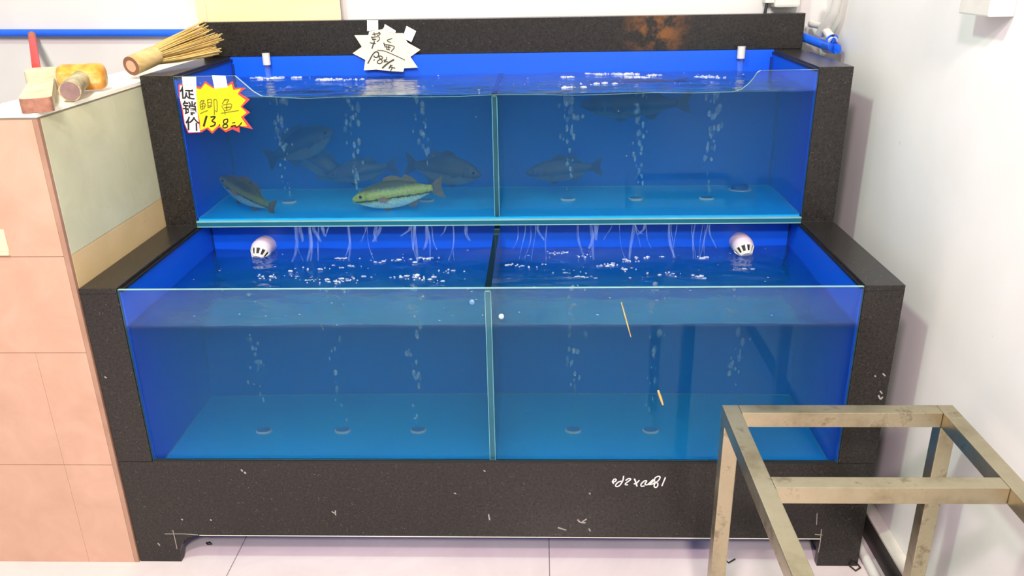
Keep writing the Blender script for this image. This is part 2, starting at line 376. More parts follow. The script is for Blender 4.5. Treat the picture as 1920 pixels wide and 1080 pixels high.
# inlet pipes below the rear rail
for x, lb in ((-.70, 'short white inlet pipe under the back rail, left end'), (.716, 'short white inlet pipe under the back rail, right end')):
    ob_ = ob('inlet_pipe', tb([(x, .8715, Z2-.022), (x, .8715, Z2+.012)], .0115, seg=18), WPVC, None, smooth=True)
    tag(ob_, lb, 'pipe', 'white inlet pipes')
    tag(ob('falling_water', tb([(x, .8715, UWZ-.002), (x, .8715, Z2-.0225)], [.008, .009], seg=10), FALL), 'clear water falling from the inlet pipe at the '+('left' if x < 0 else 'right'), 'water', None, 'stuff')
# ---------------------------------------------------------------- water
def water(name, y0, y1, z0, z1, label, seed, amp):
    nx, ny = 260, 70; x0, x1 = -XL-.002, XL+.002; bm = bmesh.new()
    def h(x, y):
        return z1+amp*(noise.noise(Vector((x*7, y*16, seed)))+.5*noise.noise(Vector((x*19, y*34, seed+3))))
    g = [[bm.verts.new((x0+(x1-x0)*i/nx, y0+(y1-y0)*j/ny, h(x0+(x1-x0)*i/nx, y0+(y1-y0)*j/ny))) for i in range(nx+1)] for j in range(ny+1)]
    for j in range(ny):
        for i in range(nx): bm.faces.new((g[j][i], g[j][i+1], g[j+1][i+1], g[j+1][i]))
    b = [bm.verts.new(p) for p in ((x0, y0, z0), (x1, y0, z0), (x1, y1, z0), (x0, y1, z0))]
    bm.faces.new(b[::-1])
    bm.faces.new([b[0], b[1]]+g[0][::-1]); bm.faces.new([b[2], b[3]]+g[ny])
    bm.faces.new([b[1], b[2]]+[g[j][nx] for j in range(ny, -1, -1)]); bm.faces.new([b[3], b[0]]+[g[j][0] for j in range(ny+1)])
    o = ob(name, bm, WATER)
    for p in o.data.polygons:
        if p.normal.z > .5: p.use_smooth = True
    return tag(o, label, 'water', None, 'stuff')
water('lower_water', .0112, .5405, LFZ-.0005, LWZ, 'clear rippled water filling the lower tank', 1.0, .0035)
water('upper_water', D1+.0088, .8855, UFZ-.0005, UWZ+.001, 'murky blue water filling the upper tank around the fish', 5.0, .003)
# falling sheets over the overflow
def falls():
    bm = bmesh.new(); r = random.Random(3)
    for cx, n, sp in ((-.50, 9, .055), (-.36, 7, .05), (-.2, 8, .07), (-.10, 3, .03), (.06, 3, .04), (.12, 3, .03), (.25, 4, .03), (.33, 2, .02), (.40, 5, .03), (.47, 4, .02), (.55, 6, .03)):
        for _ in range(n):
            x = cx+r.uniform(-sp, sp); wd = r.choice((.0012, .0016, .0022, .0035, .005)); ln = r.choice((.02, .035, .06, .092, .092)); y = D1-.003-r.uniform(0, .006)
            ph = r.uniform(0, 6); dr = r.uniform(-.022, .022); pts = []; L = 9
            for k in range(L+1):
                t = k/L; z = .7425-ln*t; yy = y-.02*t*t; xx = x+dr*t*t+.002*math.sin(ph+5*t)
                pts.append(((xx, yy, z), wd*(1.2-.7*abs(t-.3)-.1)))
            tube(bm, [p for p, _ in pts], [q for _, q in pts], seg=6)
    return bm
tag(ob('falling_water', falls(), FALL, None, smooth=True), 'thin white streams falling from the ledge into the lower tank', 'water', None, 'stuff')
def blob(bm, c, r, sq=1.0, sx=1.0, sub=1):
    m = Matrix.Translation(c) @ Matrix.Diagonal((r*sx, r, r*sq, 1)); bmesh.ops.create_icosphere(bm, subdivisions=sub, radius=1, matrix=m)
def foam(spots, z, seed, small, y0, y1, big=1.0):
    bm = bmesh.new(); r = random.Random(seed)
    for px, py, n, rx, ry in spots:
        c = at(px, py, 'z', z)
        for _ in range(n):
            x = c.x+r.gauss(0, rx); y = c.y+r.gauss(0, ry)
            if not (y0 < y < y1 and abs(x) < XL-.01): continue
            q = r.uniform(.0008, .0030)*big; blob(bm, (x, y, z+.001*big), q, .9, r.choice((1, 1, 2.5)))
    for _ in range(small):
        x = r.uniform(-.78, .78); y = r.uniform(y0, y1); blob(bm, (x, y, z+.001), r.uniform(.0006, .0014), .7, r.choice((1, 3)))
    return bm
lsp = [(510, 520, 14, .02, .01), (570, 525, 16, .03, .01), (620, 528, 22, .03, .008), (590, 505, 10, .03, .006), (650, 525, 12, .02, .01), (770, 520, 22, .03, .008), (740, 490, 16, .03, .008), (830, 510, 8, .03, .01), (800, 525, 10, .03, .01), (640, 500, 10, .03, .006),
       (1045, 475, 16, .015, .008), (1095, 480, 12, .012, .01), (1145, 498, 26, .015, .006), (1095, 520, 18, .015, .006), (1185, 490, 10, .01, .01), (1240, 515, 12, .04, .01), (1310, 520, 7, .01, .006), (1390, 505, 7, .03, .004), (1180, 505, 12, .02, .008), (1000, 500, 8, .03, .01), (1060, 510, 8, .03, .01), (960, 497, 10, .01, .002), (935, 465, 14, .004, .006),
       (640, 485, 16, .02, .004), (790, 485, 12, .03, .004), (1215, 483, 10, .02, .004), (1320, 484, 8, .01, .004)]
tag(ob('foam_bubbles', foam(lsp, LWZ, 11, 170, .03, .52, 1.15), FOAM), 'small white bubbles floating on the lower tank water', 'bubbles', None, 'stuff')
usp = [(455, 141, 6, .006, .006), (485, 147, 18, .010, .010), (512, 148, 26, .015, .012), (620, 150, 26, .028, .010), (660, 150, 14, .02, .008), (560, 146, 6, .006, .005), (812, 135, 12, .012, .008), (1067, 146, 16, .010, .008), (1125, 140, 18, .020, .010), (1170, 140, 30, .02, .010), (1195, 146, 30, .025, .008), (1222, 143, 16, .014, .008), (1320, 145, 20, .014, .008), (1345, 147, 10, .02, .008), (1425, 128, 5, .004, .004), (1075, 165, 10, .02, .006), (1120, 158, 14, .03, .008)]
tag(ob('foam_bubbles', foam(usp, UWZ, 12, 60, D1+.03, .87, 1.6), FOAM), 'small white bubbles floating on the upper tank water', 'bubbles', None, 'stuff')
# air stones and their plumes
def stone(x, y, z, label, group):
    s = thing('air_stone', (x, y, z), label, 'air stone', group)
    bm = bmesh.new(); n = 28; R0, R1, h = .021, .0185, .006
    rings = [[bm.verts.new((x+r*math.cos(2*math.pi*k/n), y+r*math.sin(2*math.pi*k/n), z+hh)) for k in range(n)] for r, hh in ((R0, 0.0003), (R0, h*.6), (R0*.86, h), (R1, h), (R1*.9, h*.5))]
    for a, b in zip(rings, rings[1:]):
        for k in range(n): bm.faces.new((a[k], a[(k+1) % n], b[(k+1) % n], b[k]))
    bm.faces.new(rings[0][::-1]); bm.faces.new(rings[-1])
    ob('rim', bm, WPVC, s, smooth=True)
    ob('core', tb([(x, y, z+.003), (x, y, z+.0062)], .0182, seg=20), plain('stone_core', '4a86b8', .8), s)
def plume(x, y, z0, z1, seed, label, n=60):
    bm = bmesh.new(); r = random.Random(seed)
    for _ in range(n):
        t = r.random()**.8; z = z0+.012+(z1-z0-.03)*t; cl = .004+.012*t
        blob(bm, (x+r.gauss(0, cl)+.006*math.sin(z*40+seed), y+r.gauss(0, cl), z), r.uniform(.002, .0065)*(.6+.6*t), r.uniform(1.2, 2.6), 1)
    tag(ob('bubble_plume', bm, PLUME), label, 'bubbles', None, 'stuff')
names_l = ['leftmost', 'second from the left', 'just left of the divider', 'first to the right of the divider', 'second to the right of the divider', 'behind the corner of the steel frame']
for i, x in enumerate((-.604, -.397, -.199, .204, .403, .602)):
    stone(x, .264, LFZ, 'white air stone on the lower tank bottom, '+names_l[i], 'air stones on the lower tank bottom')
    plume(x, .264, LFZ, LWZ, 20+i, 'faint bubbles rising in the lower tank, '+names_l[i], 26)
names_u = ['leftmost, beside the tail of the left fish', 'behind the middle of the green fish', 'behind the green fish tail', 'first to the right of the divider', 'second to the right of the divider', 'third to the right of the divider']
for i, x in enumerate((-.605, -.40, -.205, .201, .395, .595)):
    stone(x, .685, UFZ, 'white air stone on the upper tank bottom, '+names_u[i], 'air stones on the upper tank bottom')
    plume(x, .685, UFZ, UWZ, 40+i, 'white bubbles rising in the upper tank, '+names_u[i], 46)
dr_ = thing('drain', (.711, .82, UFZ), 'round dark drain at the right end of the upper tank bottom', 'drain')
ob('drain_pipe', tb([(.711, .82, UFZ+.0004), (.711, .82, UFZ+.014)], [.026, .024], seg=24), plain('navy_plastic', '20408a', .5), dr_, smooth=True)
ob('drain_rim', tb([(.711, .82, UFZ+.0004), (.711, .82, UFZ+.003)], [.034, .033], seg=24), WPVC, dr_)
# ---------------------------------------------------------------- fish
def fish_mat(name, back, flank, line, belly):
    n = N(name); sx = n.new('ShaderNodeSeparateXYZ'); n.ln(n.obj(), sx.inputs[0])
    z = n.mth('ADD', sx.outputs[2], n.mth('MULTIPLY', n.mth('SUBTRACT', n.noise(26, 4, .6), .5), .05))
    zz = n.mth('ADD', n.mth('MULTIPLY', z, 3.0), .59)
    c = n.ramp(zz, [(.22, belly), (.40, belly), (.455, flank), (.475, line), (.50, line), (.53, flank), (.70, flank), (.86, back)])
    v = n.new('ShaderNodeTexVoronoi'); v.inputs['Scale'].default_value = 55; n.ln(n.obj(), v.inputs[0])
    c = n.mixc(n.mth('MULTIPLY', n.g(v.outputs['Distance'], .3, .7), .28), c, srgb(back))
    return n.done(n.bsdf(c, .33, spec=.6))
FB = fish_mat('green_fish_skin', '5a4c10', 'cdb434', '2c2410', 'efe6d2'); FD = fish_mat('dark_fish_skin', '1c1c1a', '3c3a30', '22221c', '6c6860')
FO = fish_mat('olive_fish_skin', '4a3c18', '8a7830', '1c180e', 'b8b4b4')
FIN = plain('brown_fin', '7a5a30', .5, .2, 20); FIND = plain('dark_fin', '2e2a24', .5, .2, 20); EYE = plain('eye', '0a0a0a', .1)
PEC = plain('tan_fin', 'b0744a', .5, .15, 30)
def make_fish(name, head, tail, deep, skin, fin, pec, label, group=None, roll=0, bend=0.0):
    """unit-length body, snout at x=-.5, tail tip at x=.5, back towards +z, parented to an Empty"""
    head, tail = Vector(head), Vector(tail); L = (tail-head).length; xa = (tail-head).normalized()
    ya = Vector((0, 0, 1)).cross(xa).normalized(); za = xa.cross(ya)
    Mx = Matrix((xa, ya, za)).transposed().to_4x4()
    r = thing(name, (0, 0, 0), label, 'fish', group)
    Mx = Mx @ Matrix.Rotation(roll, 4, 'X'); Mx.translation = (head+tail)/2; r.matrix_world = Mx; r.scale = (L, L, L)
    by = lambda x: bend*(x*x*2-.1)
    st = [(-.5, .004, .012, -.012, .006), (-.485, .02, .028, -.022, .018), (-.45, .03, .052, -.045, .030), (-.40, .04, .083, -.075, .044), (-.33, .055, .115, -.105, .058), (-.24, .06, .142, -.135, .068),
          (-.12, .06, .158, -.150, .072), (0, .05, .152, -.150, .066), (.10, .045, .130, -.130, .056), (.20, .03, .095, -.098, .042), (.28, .02, .066, -.066, .028), (.345, .01, .048, -.046, .018), (.38, .01, .05, -.048, .010)]
    bm = bmesh.new(); n = 22; rings = []
    for x, cz, tz, bz, wy in st:
        tz *= deep; bz *= deep; ring = []
        for k in range(n):
            a = 2*math.pi*k/n; s = math.sin(a); c = math.cos(a)
            zz = (tz if s > 0 else -bz)*s; ring.append(bm.verts.new((x, by(x)+wy*c*(1-.25*abs(s)), zz)))
        rings.append(ring)
    for a, b in zip(rings, rings[1:]):
        for k in range(n): bm.faces.new((a[k], a[(k+1) % n], b[(k+1) % n], b[k]))
    bm.faces.new(rings[0][::-1]); bm.faces.new(rings[-1])
    body = ob('body', bm, skin, r, smooth=True, loc=0)
    sub = body.modifiers.new('s', 'SUBSURF'); sub.levels = 1; sub.render_levels = 2
    def fin_(nm, pts, mat, y0=0, th=.006, tilt=0):
        bm = bmesh.new(); extr(bm, [Vector((x, by(x)+y0-th/2+tilt*abs(z-pts[0][1]), z)) for x, z in pts], (0, th, 0)); return ob(nm, bm, mat, r, loc=0)
    d = deep
    fin_('tail_fin', [(.36, .040*d), (.42, .085*d), (.5, .125*d), (.485, .05*d), (.47, 0), (.485, -.05*d), (.5, -.125*d), (.42, -.085*d), (.36, -.040*d)], fin)
    fin_('dorsal_fin', [(-.16, .145*d), (-.12, .19*d), (-.04, .205*d), (.03, .185*d), (.06, .165*d), (.11, .195*d), (.17, .165*d), (.235, .085*d), (.1, .12*d)], fin)
    fin_('anal_fin', [(.08, -.13*d), (.12, -.17*d), (.17, -.165*d), (.23, -.085*d)], fin)
    fin_('pelvic_fin', [(-.2, -.13*d), (-.15, -.18*d), (-.09, -.175*d), (-.1, -.14*d)], fin)
    for s in (-1, 1):
        fin_('pectoral_fin', [(-.23, -.02), (-.15, -.005), (-.11, -.045), (-.14, -.08), (-.21, -.06)], pec, y0=s*.074, th=.005)
        e = bmesh.new(); blob(e, (-.405, by(-.405)+s*.040, .022), .017, 1, 1, 2); ob('eye', e, EYE, r, smooth=True, loc=0)
        # gill cover
        g_ = bmesh.new(); bmesh.ops.create_uvsphere(g_, u_segments=16, v_segments=10, radius=1, matrix=Matrix.Translation((-.305, by(-.3)+s*.030, -.005)) @ Matrix.Diagonal((.065, .036, .075*d, 1)))
        ob('gill_cover', g_, skin, r, smooth=True, loc=0)
    return r
make_fish('fish', (-.775, .60, .853), (-.610, .53, .775), 1.3, FO, FIN, PEC, 'olive fish at the left end of the upper tank, nose up, brown tail', roll=.15)
make_fish('fish', (-.398, .55, .797), (-.145, .58, .826), 1.0, FB, FIN, PEC, 'bright yellow-green fish with pale belly near the bottom of the upper tank', roll=-.1)
G = 'dark fish in the upper tank'
make_fish('fish', (-.045, .66, .843), (-.262, .70, .872), 1.25, FD, FIND, FIND, 'deep-bodied grey fish facing right, behind the green fish and beside the divider', G)
make_fish('fish', (-.505, .76, .825), (-.300, .80, .850), 1.0, FD, FIND, FIND, 'dark blurred fish hovering above the head of the green fish', G)
make_fish('fish', (-.465, .73, .962), (-.680, .78, .875), 1.2, FD, FIND, FIND, 'dark fish tilted nose up to the right, highest in the left half', G)
make_fish('fish', (-.450, .80, .800), (-.610, .78, .925), 1.1, FD, FIND, FIND, 'dark fish diving nose down to the right, under the tilted one', G)
make_fish('fish', (.079, .73, .835), (.300, .75, .850), 1.0, FD, FIND, FIND, 'dark fish facing left low in the upper tank right of the divider', G)
make_fish('fish', (.235, .76, 1.022), (.545, .76, 1.028), .85, FD, FIND, FIND, 'long dark fish just below the water surface in the right half', G)
# ---------------------------------------------------------------- tiled counter at the left
K = thing('tiled_counter', (-1.25, .3, 0), 'counter clad in pink tiles with sage green tiles on its side, left of the tank', 'counter')
CZT = 1.1327; x1 = -.9015
ob('core_block', boxes((-2.2, x1-.010, .006, .03, 0, CZT-.014), (-1.045, x1-.010, .03, .93, 0, CZT-.014)), GROUT, K)
rows = [(0.0, .2905), (.2915, .5915), (.5925, .8235), (.8245, CZT-.013)]
fr = []
for i, (a, b) in enumerate(rows):
    xs = [x1-.0115]+([-1.031, -1.331, -1.631, -2.2] if i < 2 else [-1.26, -1.62, -2.2])
    for p, q in zip(xs[1:], xs): fr.append((p+.0003, q-.0003, -.004, .006, a+.0003, b-.0002))
ob('front_tiles', boxes(*fr), PINK, K)
ob('corner_edge', boxes((x1-.0112, x1-.0004, -.004, .006, 0, CZT-.013)), TRIM, K)
side_ = [(x1-.0098, x1, .0075, .318, .8245, CZT-.013), (x1-.0098, x1, .319, .93, .8245, CZT-.013)]
st = ob('side_tiles', boxes(*side_), GREENB, K); st['label'] = 'pale sage green side tiles'
sb = ob('side_tile_strip', boxes((x1-.0098, x1, .0075, .255, .70, .8235), (x1-.0098, x1, .256, .93, .70, .8235)), SAND, K); sb['label'] = 'sand coloured strip of side tile'
ob('countertop', boxes((-1.055, x1+.0008, -.006, .93, CZT-.0085, CZT)), CREAM, K)
ob('joint_strip', boxes((-1.053, x1-.001, -.003, .93, CZT-.0128, CZT-.0087)), plain('grey_joint', '8f8672', .8), K)
ob('front_cap', boxes((-2.2, -1.056, -.006, .03, CZT-.0085, CZT)), CREAM, K)
lb_ = ob('pale_patch', boxes((-1.12, -1.030, -.006, -.0042, .838, .887), (-1.12, -1.030, -.009, -.0042, .829, .8375)), plain('pale_tile', 'e6c8a6', .4), K); lb_['label'] = 'small cream patch on the front tiles'
# ---------------------------------------------------------------- on the counter: mallets, broom
Zc = CZT+.0006
m1 = thing('mallet', (-.96, .36, Zc), 'mallet with amber translucent head and bark-covered wooden handle, on the counter', 'mallet')
def cyl(p, q, r, seg=28, **k): return tb([p, q], r, seg=seg, **k)
hb = bmesh.new(); pA, pB = at(110, 146, 'z', Zc+.034), at(198, 142, 'z', Zc+.034); ax_ = (pB-pA).normalized()
tube(hb, [pA, pA+ax_*.004, pA+ax_*.012, pB-ax_*.012, pB-ax_*.004, pB], [.022, .028, .0315, .0315, .028, .022], seg=8, up=(0, .38, .92))
ob('head', hb, AMBER, m1, smooth=True)
hA, hB = at(160, 140, 'z', Zc+.034), at(131, 171, 'z', Zc+.0235); 
ob('handle', tb([hA, hA.lerp(hB, .5), hB], [.019, .020, .0225], seg=24), WOODG, m1, smooth=True)
hd = (hB-hA).normalized(); ob('handle_end', tb([hB-hd*.002, hB+hd*.0008], [.0205, .0195], seg=24), plain('mauve_end', '8a6c66', .7, .15, 60), m1)
m2 = thing('mallet', (-1.0, .2, Zc), 'pale worn wooden mallet with a reddish end, nearest the counter corner', 'mallet')
h0 = at(69, 198, 'z', Zc+.014); h1 = at(84, 158, 'z', Zc+.014); hd2 = (h1-h0).normalized(); hs = Vector((-hd2.y, hd2.x, 0))
def slab(c0, c1, half, z0, z1, taper=1.0, r=.012, n=5):
    d = (c1-c0).normalized(); e = Vector((-d.y, d.x, 0)); L = (c1-c0).length; pts = []
    for a, b, ang in ((L-r, half*taper-r, 0), (r, half-r, 90), (r, -half+r, 180), (L-r, -half*taper+r, 270)):
        for k in range(n+1):
            t = math.radians(ang+90*k/n); p = c0+d*(a+r*math.cos(t))+e*(b+r*math.sin(t)); pts.append(Vector((p.x, p.y, z0)))
    return prism(pts, (0, 0, z1-z0))
hc = at(82, 150, 'z', Zc+.02); 
ob('head', slab(hc-hd2*.035-hs*0, hc+hd2*.045, .036, Zc, Zc+.046, 1, .008), WOODP, m2, bevel=.002)
ob('handle', slab(h0, hc-hd2*.036, .030, Zc, Zc+.030, .85), WOODP, m2)
ob('handle_end', slab(h0-hd2*.0015, h0+hd2*.02, .0295, Zc+.0003, Zc+.0285, 1, .0095), WOODR, m2)
# red stick
rs = ob('red_stick', tb([(-1.150, .47, Zc+.004), (-1.205, .62, 1.17), (-1.38, .963, 1.222)], .0095, seg=16), RPLA, None, smooth=True)
P0, P1 = at(68, 125, 'y', .55), at(60, 66, 'y', .938)
bpy.data.objects.remove(rs)
rs = thing('red_stick', P0, 'red rod leaning against the back wall behind the mallets', 'rod')
ob('rod', tb([Vector((P0.x+.02, P0.y-.02, P0.z-.02)), P0, P1], .0105, seg=16), RPLA, rs, smooth=True)
ob('worn_end', tb([P1-(P1-P0)*.22, P1+(P1-P0)*.003], .0112, seg=16), plain('worn_orange', 'cc6a4a', .6, .2, 60), rs, smooth=True)
# bamboo brush
A = at(246, 124, 'y', .50); B0 = at(291, 104, 'y', .585); A2 = A.lerp(B0, .5)
br = thing('bamboo_brush', A, 'split bamboo pot-scrubbing brush lying across the counter and tank corner', 'brush')
bd = (B0-A).normalized()
ob('handle', tb([A, A2, B0], [.0250, .0250, .0245], seg=28), BAMH, br, smooth=True)
ob('end_ring', tb([A-bd*.0006, A+bd*.001], [.0246, .0248], seg=28), RING, br)
ob('end_core', tb([A-bd*.0012, A-bd*.0004], [.0150, .0150], seg=24), CORE, br)
bm = bmesh.new(); r = random.Random(5); T1, T2 = at(378, 40, 'y', .83), at(412, 103, 'y', .77); T3 = at(405, 68, 'y', .85)
s_ = bd.cross(Vector((0, 0, 1))).normalized(); u_ = s_.cross(bd)
for i in range(100):
    k = (i+r.random())/100
    top = T1.lerp(T3, k/.5) if k < .5 else T3.lerp(T2, (k-.5)/.5)
    f = 1-2*k; dpt = r.uniform(-1, 1)*math.sqrt(max(0, 1-f*f))
    off = (u_*f+s_*dpt)*.0205
    p0 = B0-bd*.012+off; tip = top+s_*dpt*.03; tip = p0+(tip-p0)*r.uniform(.80, 1.04)
    mid = p0.lerp(tip, .4)+off*.12
    tip.z = max(tip.z, Z2+.004); mid.z = max(mid.z, Z2+.004)
    tube(bm, [p0, mid, tip], [.0019, .0019, .0015], seg=5)
bo = ob('bristles', bm, BAMB, br); bo['kind'] = 'stuff'
# ---------------------------------------------------------------- back wall things
pw = thing('plywood_sheet', (-.69, .95, 0), 'tall yellowish plywood sheet standing behind the tank', 'board')
ob('sheet', box(-.900, -.484, .9335, .9495, 0, 1.7), PLY, pw)
ob('edge_strip', boxes((-.915, -.885, .9312, .9333, 0, 1.7), (-.490, -.476, .9312, .9333, 0, 1.7)), PLYP, pw)
bp = thing('water_pipe', (-1.3, .965, 1.217), 'long blue water pipe running along the back wall', 'pipe')
zl = at(0, 62, 'y', .9625).z; zr = at(335, 62, 'y', .9625)
pl = at(0, 62, 'y', .9625); pts = [(pl.x-1, .9625, zl-(zr.z-pl.z)/(zr.x-pl.x)), (pl.x, .9625, zl), (zr.x, .9625, zr.z), (0, .965, 1.205), (.86, .962, 1.18), (.895, .955, 1.178)]
el = at(1561, 90, 'x', .95)
ob('long_pipe', tb(pts, .0118, seg=20), BPVC, bp, smooth=True)
vv = thing('valve', (.95, .8, 1.17), 'white plastic valve on the blue pipe end at the right wall corner', 'valve')
e0 = at(1500, 67, 'y', .945); e1 = at(1552, 87, 'x', .95)
ob('feed_pipe', tb([e0, e1], .0128, seg=20), BPVC, vv, smooth=True)
e2 = at(1565, 90, 'x', .95); e3 = at(1560, 74, 'x', .952)
ob('blue_elbow', tb([e1-(e1-e0)*.08, e1, e2, e3+Vector((0, 0, 0))], [.016, .0185, .0195, .017], seg=20), BPVC, vv, smooth=True)
v0 = e3; v1 = at(1546, 52, 'x', .945); v2 = at(1565, 22, 'x', .95); v3 = at(1575, -25, 'x', .95)
ob('stem', tb([v0-(v1-v0)*.15, v0.lerp(v1, .6), v1], [.0135, .0115, .0115], seg=18), WPVC, vv, smooth=True)
ob('valve_body', tb([v1+(v1-v2)*.35, v1, v1.lerp(v2, .4), v2, v3], [.015, .017, .0165, .0135, .0125], seg=20), WPVC, vv, smooth=True)
h1 = at(1521, 44, 'x', .93)
ob('lever', tb([v1+Vector((-.005, 0, .004)), v1.lerp(h1, .5), h1], [.011, .009, .0115], seg=14), WPVC, vv, smooth=True)
# right wall box and back wall box
tag(ob('wall_socket_box', box(.938, RIGHTX-.0006, -.055, .060, 1.294, 1.42), WPVC, None, bevel=.003), 'white plastic box high on the right wall', 'box')
cb = thing('junction_box', (.85, .96, 1.27), 'small white box with a black cable above the right end of the back rail', 'box')
ob('box', box(.815, .890, .925, BACKY-.0006, 1.262, 1.40), WPVC, cb, bevel=.008)
ob('cover', box(.79, .83, .935, .968, 1.275, 1.40), WPVC, cb, bevel=.002)
ob('cable', tb([(.800, .945, 1.3), (.795, .943, 1.262), (.788, .940, 1.2)], .0045, seg=10), BLK, cb, smooth=True)
# ---------------------------------------------------------------- price signs
def ring_pts(zpts, ox, oy, sc, ax, v): return [at(ox+x/sc, oy+y/sc, ax, v) for x, y in zpts]
S1 = thing('price_sign', at(400, 200, 'y', .456), 'yellow and red starburst price card with Chinese writing, taped to the upper glass', 'price sign')
def poly1(name, pts, y, th, mat, parent, ox=330, oy=130, sc=8.306):
    P = ring_pts(pts, ox, oy, sc, 'y', y); return ob(name, prism(P, (0, th, 0)), mat, parent)
yb = D1-.0030
red = [(38,250),(62,225),(200,235),(385,280),(455,185),(575,275),(700,250),(800,240),(880,182),(912,290),(1088,290),(985,370),(1150,470),(1030,585),(1152,670),(1052,745),(1195,930),(985,885),(992,985),(880,932),(775,980),(670,900),(565,1002),(480,925),(400,980),(190,995),(130,850),(90,620),(50,430)]
poly1('red_border', red, yb, .0008, RED, S1)
yel = [(300,295),(385,310),(455,222),(580,300),(700,285),(800,268),(865,232),(892,325),(1012,300),(955,385),(1085,480),(1002,582),(1098,675),(1008,742),(1108,885),(880,880),(770,945),(665,870),(560,965),(500,900),(380,950),(375,820),(330,640),(300,420)]
poly1('yellow_face', yel, yb-.0004, .0003, YEL, S1)
poly1('white_strip', [(60,252),(305,262),(325,500),(335,700),(375,975),(198,978),(140,850),(108,620),(60,450)], yb-.0008, .0003, WHC, S1)
poly1('tape', [(92,118),(312,118),(318,310),(115,322)], yb-.0018, .0005, TAPE, S1); poly1('tape', [(560,95),(770,100),(805,280),(600,300)], yb-.0018, .0005, TAPE, S1)
for ch, cx, cy, s in (('促', 175, 375, 235), ('销', 213, 620, 235), ('价', 258, 865, 235)):
    cu = bpy.data.curves.new('printed_character', 'FONT'); cu.body = ch; cu.size = s/8.306/685*.92; cu.align_x = 'CENTER'; cu.align_y = 'CENTER'; cu.offset = .0008; cu.extrude = .00012
    o = bpy.data.objects.new('printed_character', cu); C.objects.link(o)
    p = at(330+cx/8.306, 130+cy/8.306, 'y', yb-.0012); o.location = p; o.rotation_euler = (math.pi/2, math.radians(6), 0)
    dg = bpy.context.evaluated_depsgraph_get(); me = bpy.data.meshes.new_from_object(o.evaluated_get(dg)); me.transform(o.matrix_basis); me.materials.clear(); me.materials.append(INK)
    bpy.data.objects.remove(o); m_ = bpy.data.objects.new('printed_character', me); C.objects.link(m_); m_.parent = S1; m_.matrix_parent_inverse = Matrix.Translation(-S1.location)
def write(name, strokes, ox, oy, sc, y, mat, parent, wd, nrm=(0, -1, 0), fn=None):
    bm = bmesh.new()
    for s in strokes:
        k = 1
        if isinstance(s[0], (int, float)): k, s = s[0], s[1]
        stroke(bm, [fn(ox+a/sc, oy+b/sc, y) if fn else at(ox+a/sc, oy+b/sc, 'y', y) for a, b in s], wd*k, nrm)
    return ob(name, bm, mat, parent)
write('handwriting', [[(400,480),(370,530)],[(395,492),(440,482),(412,525)],[(375,545),(388,618),(440,602),(452,532),(378,545)],[(412,540),(414,608)],[(382,582),(446,570)],[(375,692),(440,660),(500,640)],
    [(490,470),(500,600)],[(490,475),(550,470),(545,560),(495,565)],[(497,520),(548,515)],[(500,602),(560,572)],[(590,470),(600,710)],[(590,475),(635,480),(640,650),(610,640)],
    [(770,455),(720,540)],[(760,482),(820,470),(788,532)],[(710,565),(755,650),(765,705)],[(725,557),(862,540),(842,622),(760,640)],[(792,550),(790,630)],[(750,600),(850,586)],[(700,685),(820,665),(980,640)]], 330, 130, 8.306, yb-.0008, INKO, S1, .0025)
write('handwriting', [(2, [(480,722),(455,800),(430,890)]), (1.4, [(535,745),(612,738),(560,805),(612,832),(590,875),(530,890)]), (1.5, [(668,858),(686,872)]),
    (1.3, [(800,775),(752,785),(742,835),(800,868),(790,905),(740,908),(735,872),(795,828),(806,785),(790,768)]), [(872,835),(922,828)], [(850,888),(935,868)], [(892,870),(868,902)], (1.1, [(910,870),(935,903),(980,880),(1028,825)])], 330, 130, 8.306, yb-.0009, INK, S1, .0026)
S2 = thing('price_sign', at(720, 95, 'y', .89), 'cream star-shaped price card with black handwriting, taped to the back rail', 'price sign')
y2 = D2-.0016
starP = [(220,325),(455,322),(470,262),(610,238),(690,225),(740,165),(905,250),(915,290),(1045,290),(1085,395),(1120,450),(1335,570),(1165,690),(1290,870),(1060,882),(1045,940),(820,930),(590,902),(380,915),(405,740),(190,630),(345,520)]
def at_lean(px, py, off):
    """point on the card, which hangs flat on the rail and leans out below it"""
    y = .893
    for _ in range(12):
        p = at(px, py, 'y', y+off); y = .8960-max(0, 1.215-p.z)*.30
    return at(px, py, 'y', y+off)
def poly2(name, pts, y, th, mat): return ob(name, prism([at_lean(640+a/9, 30+b/9, y-y2) for a, b in pts], (0, th, 0)), mat, S2)
poly2('card', starP, y2, .0008, PAPERW)
poly2('tape', [(435,72),(620,72),(622,235),(437,255)], y2-.0008, .0006, TAPE); poly2('tape', [(1100,168),(1262,255),(1182,440),(1035,368)], y2-.0008, .0006, TAPE)
poly2('folded_flap', [(735,138),(920,250),(905,292),(800,270)], y2-.003, .0008, WHC); poly2('folded_flap', [(728,140),(790,215),(770,250),(722,200)], y2-.002, .0008, FLAP)
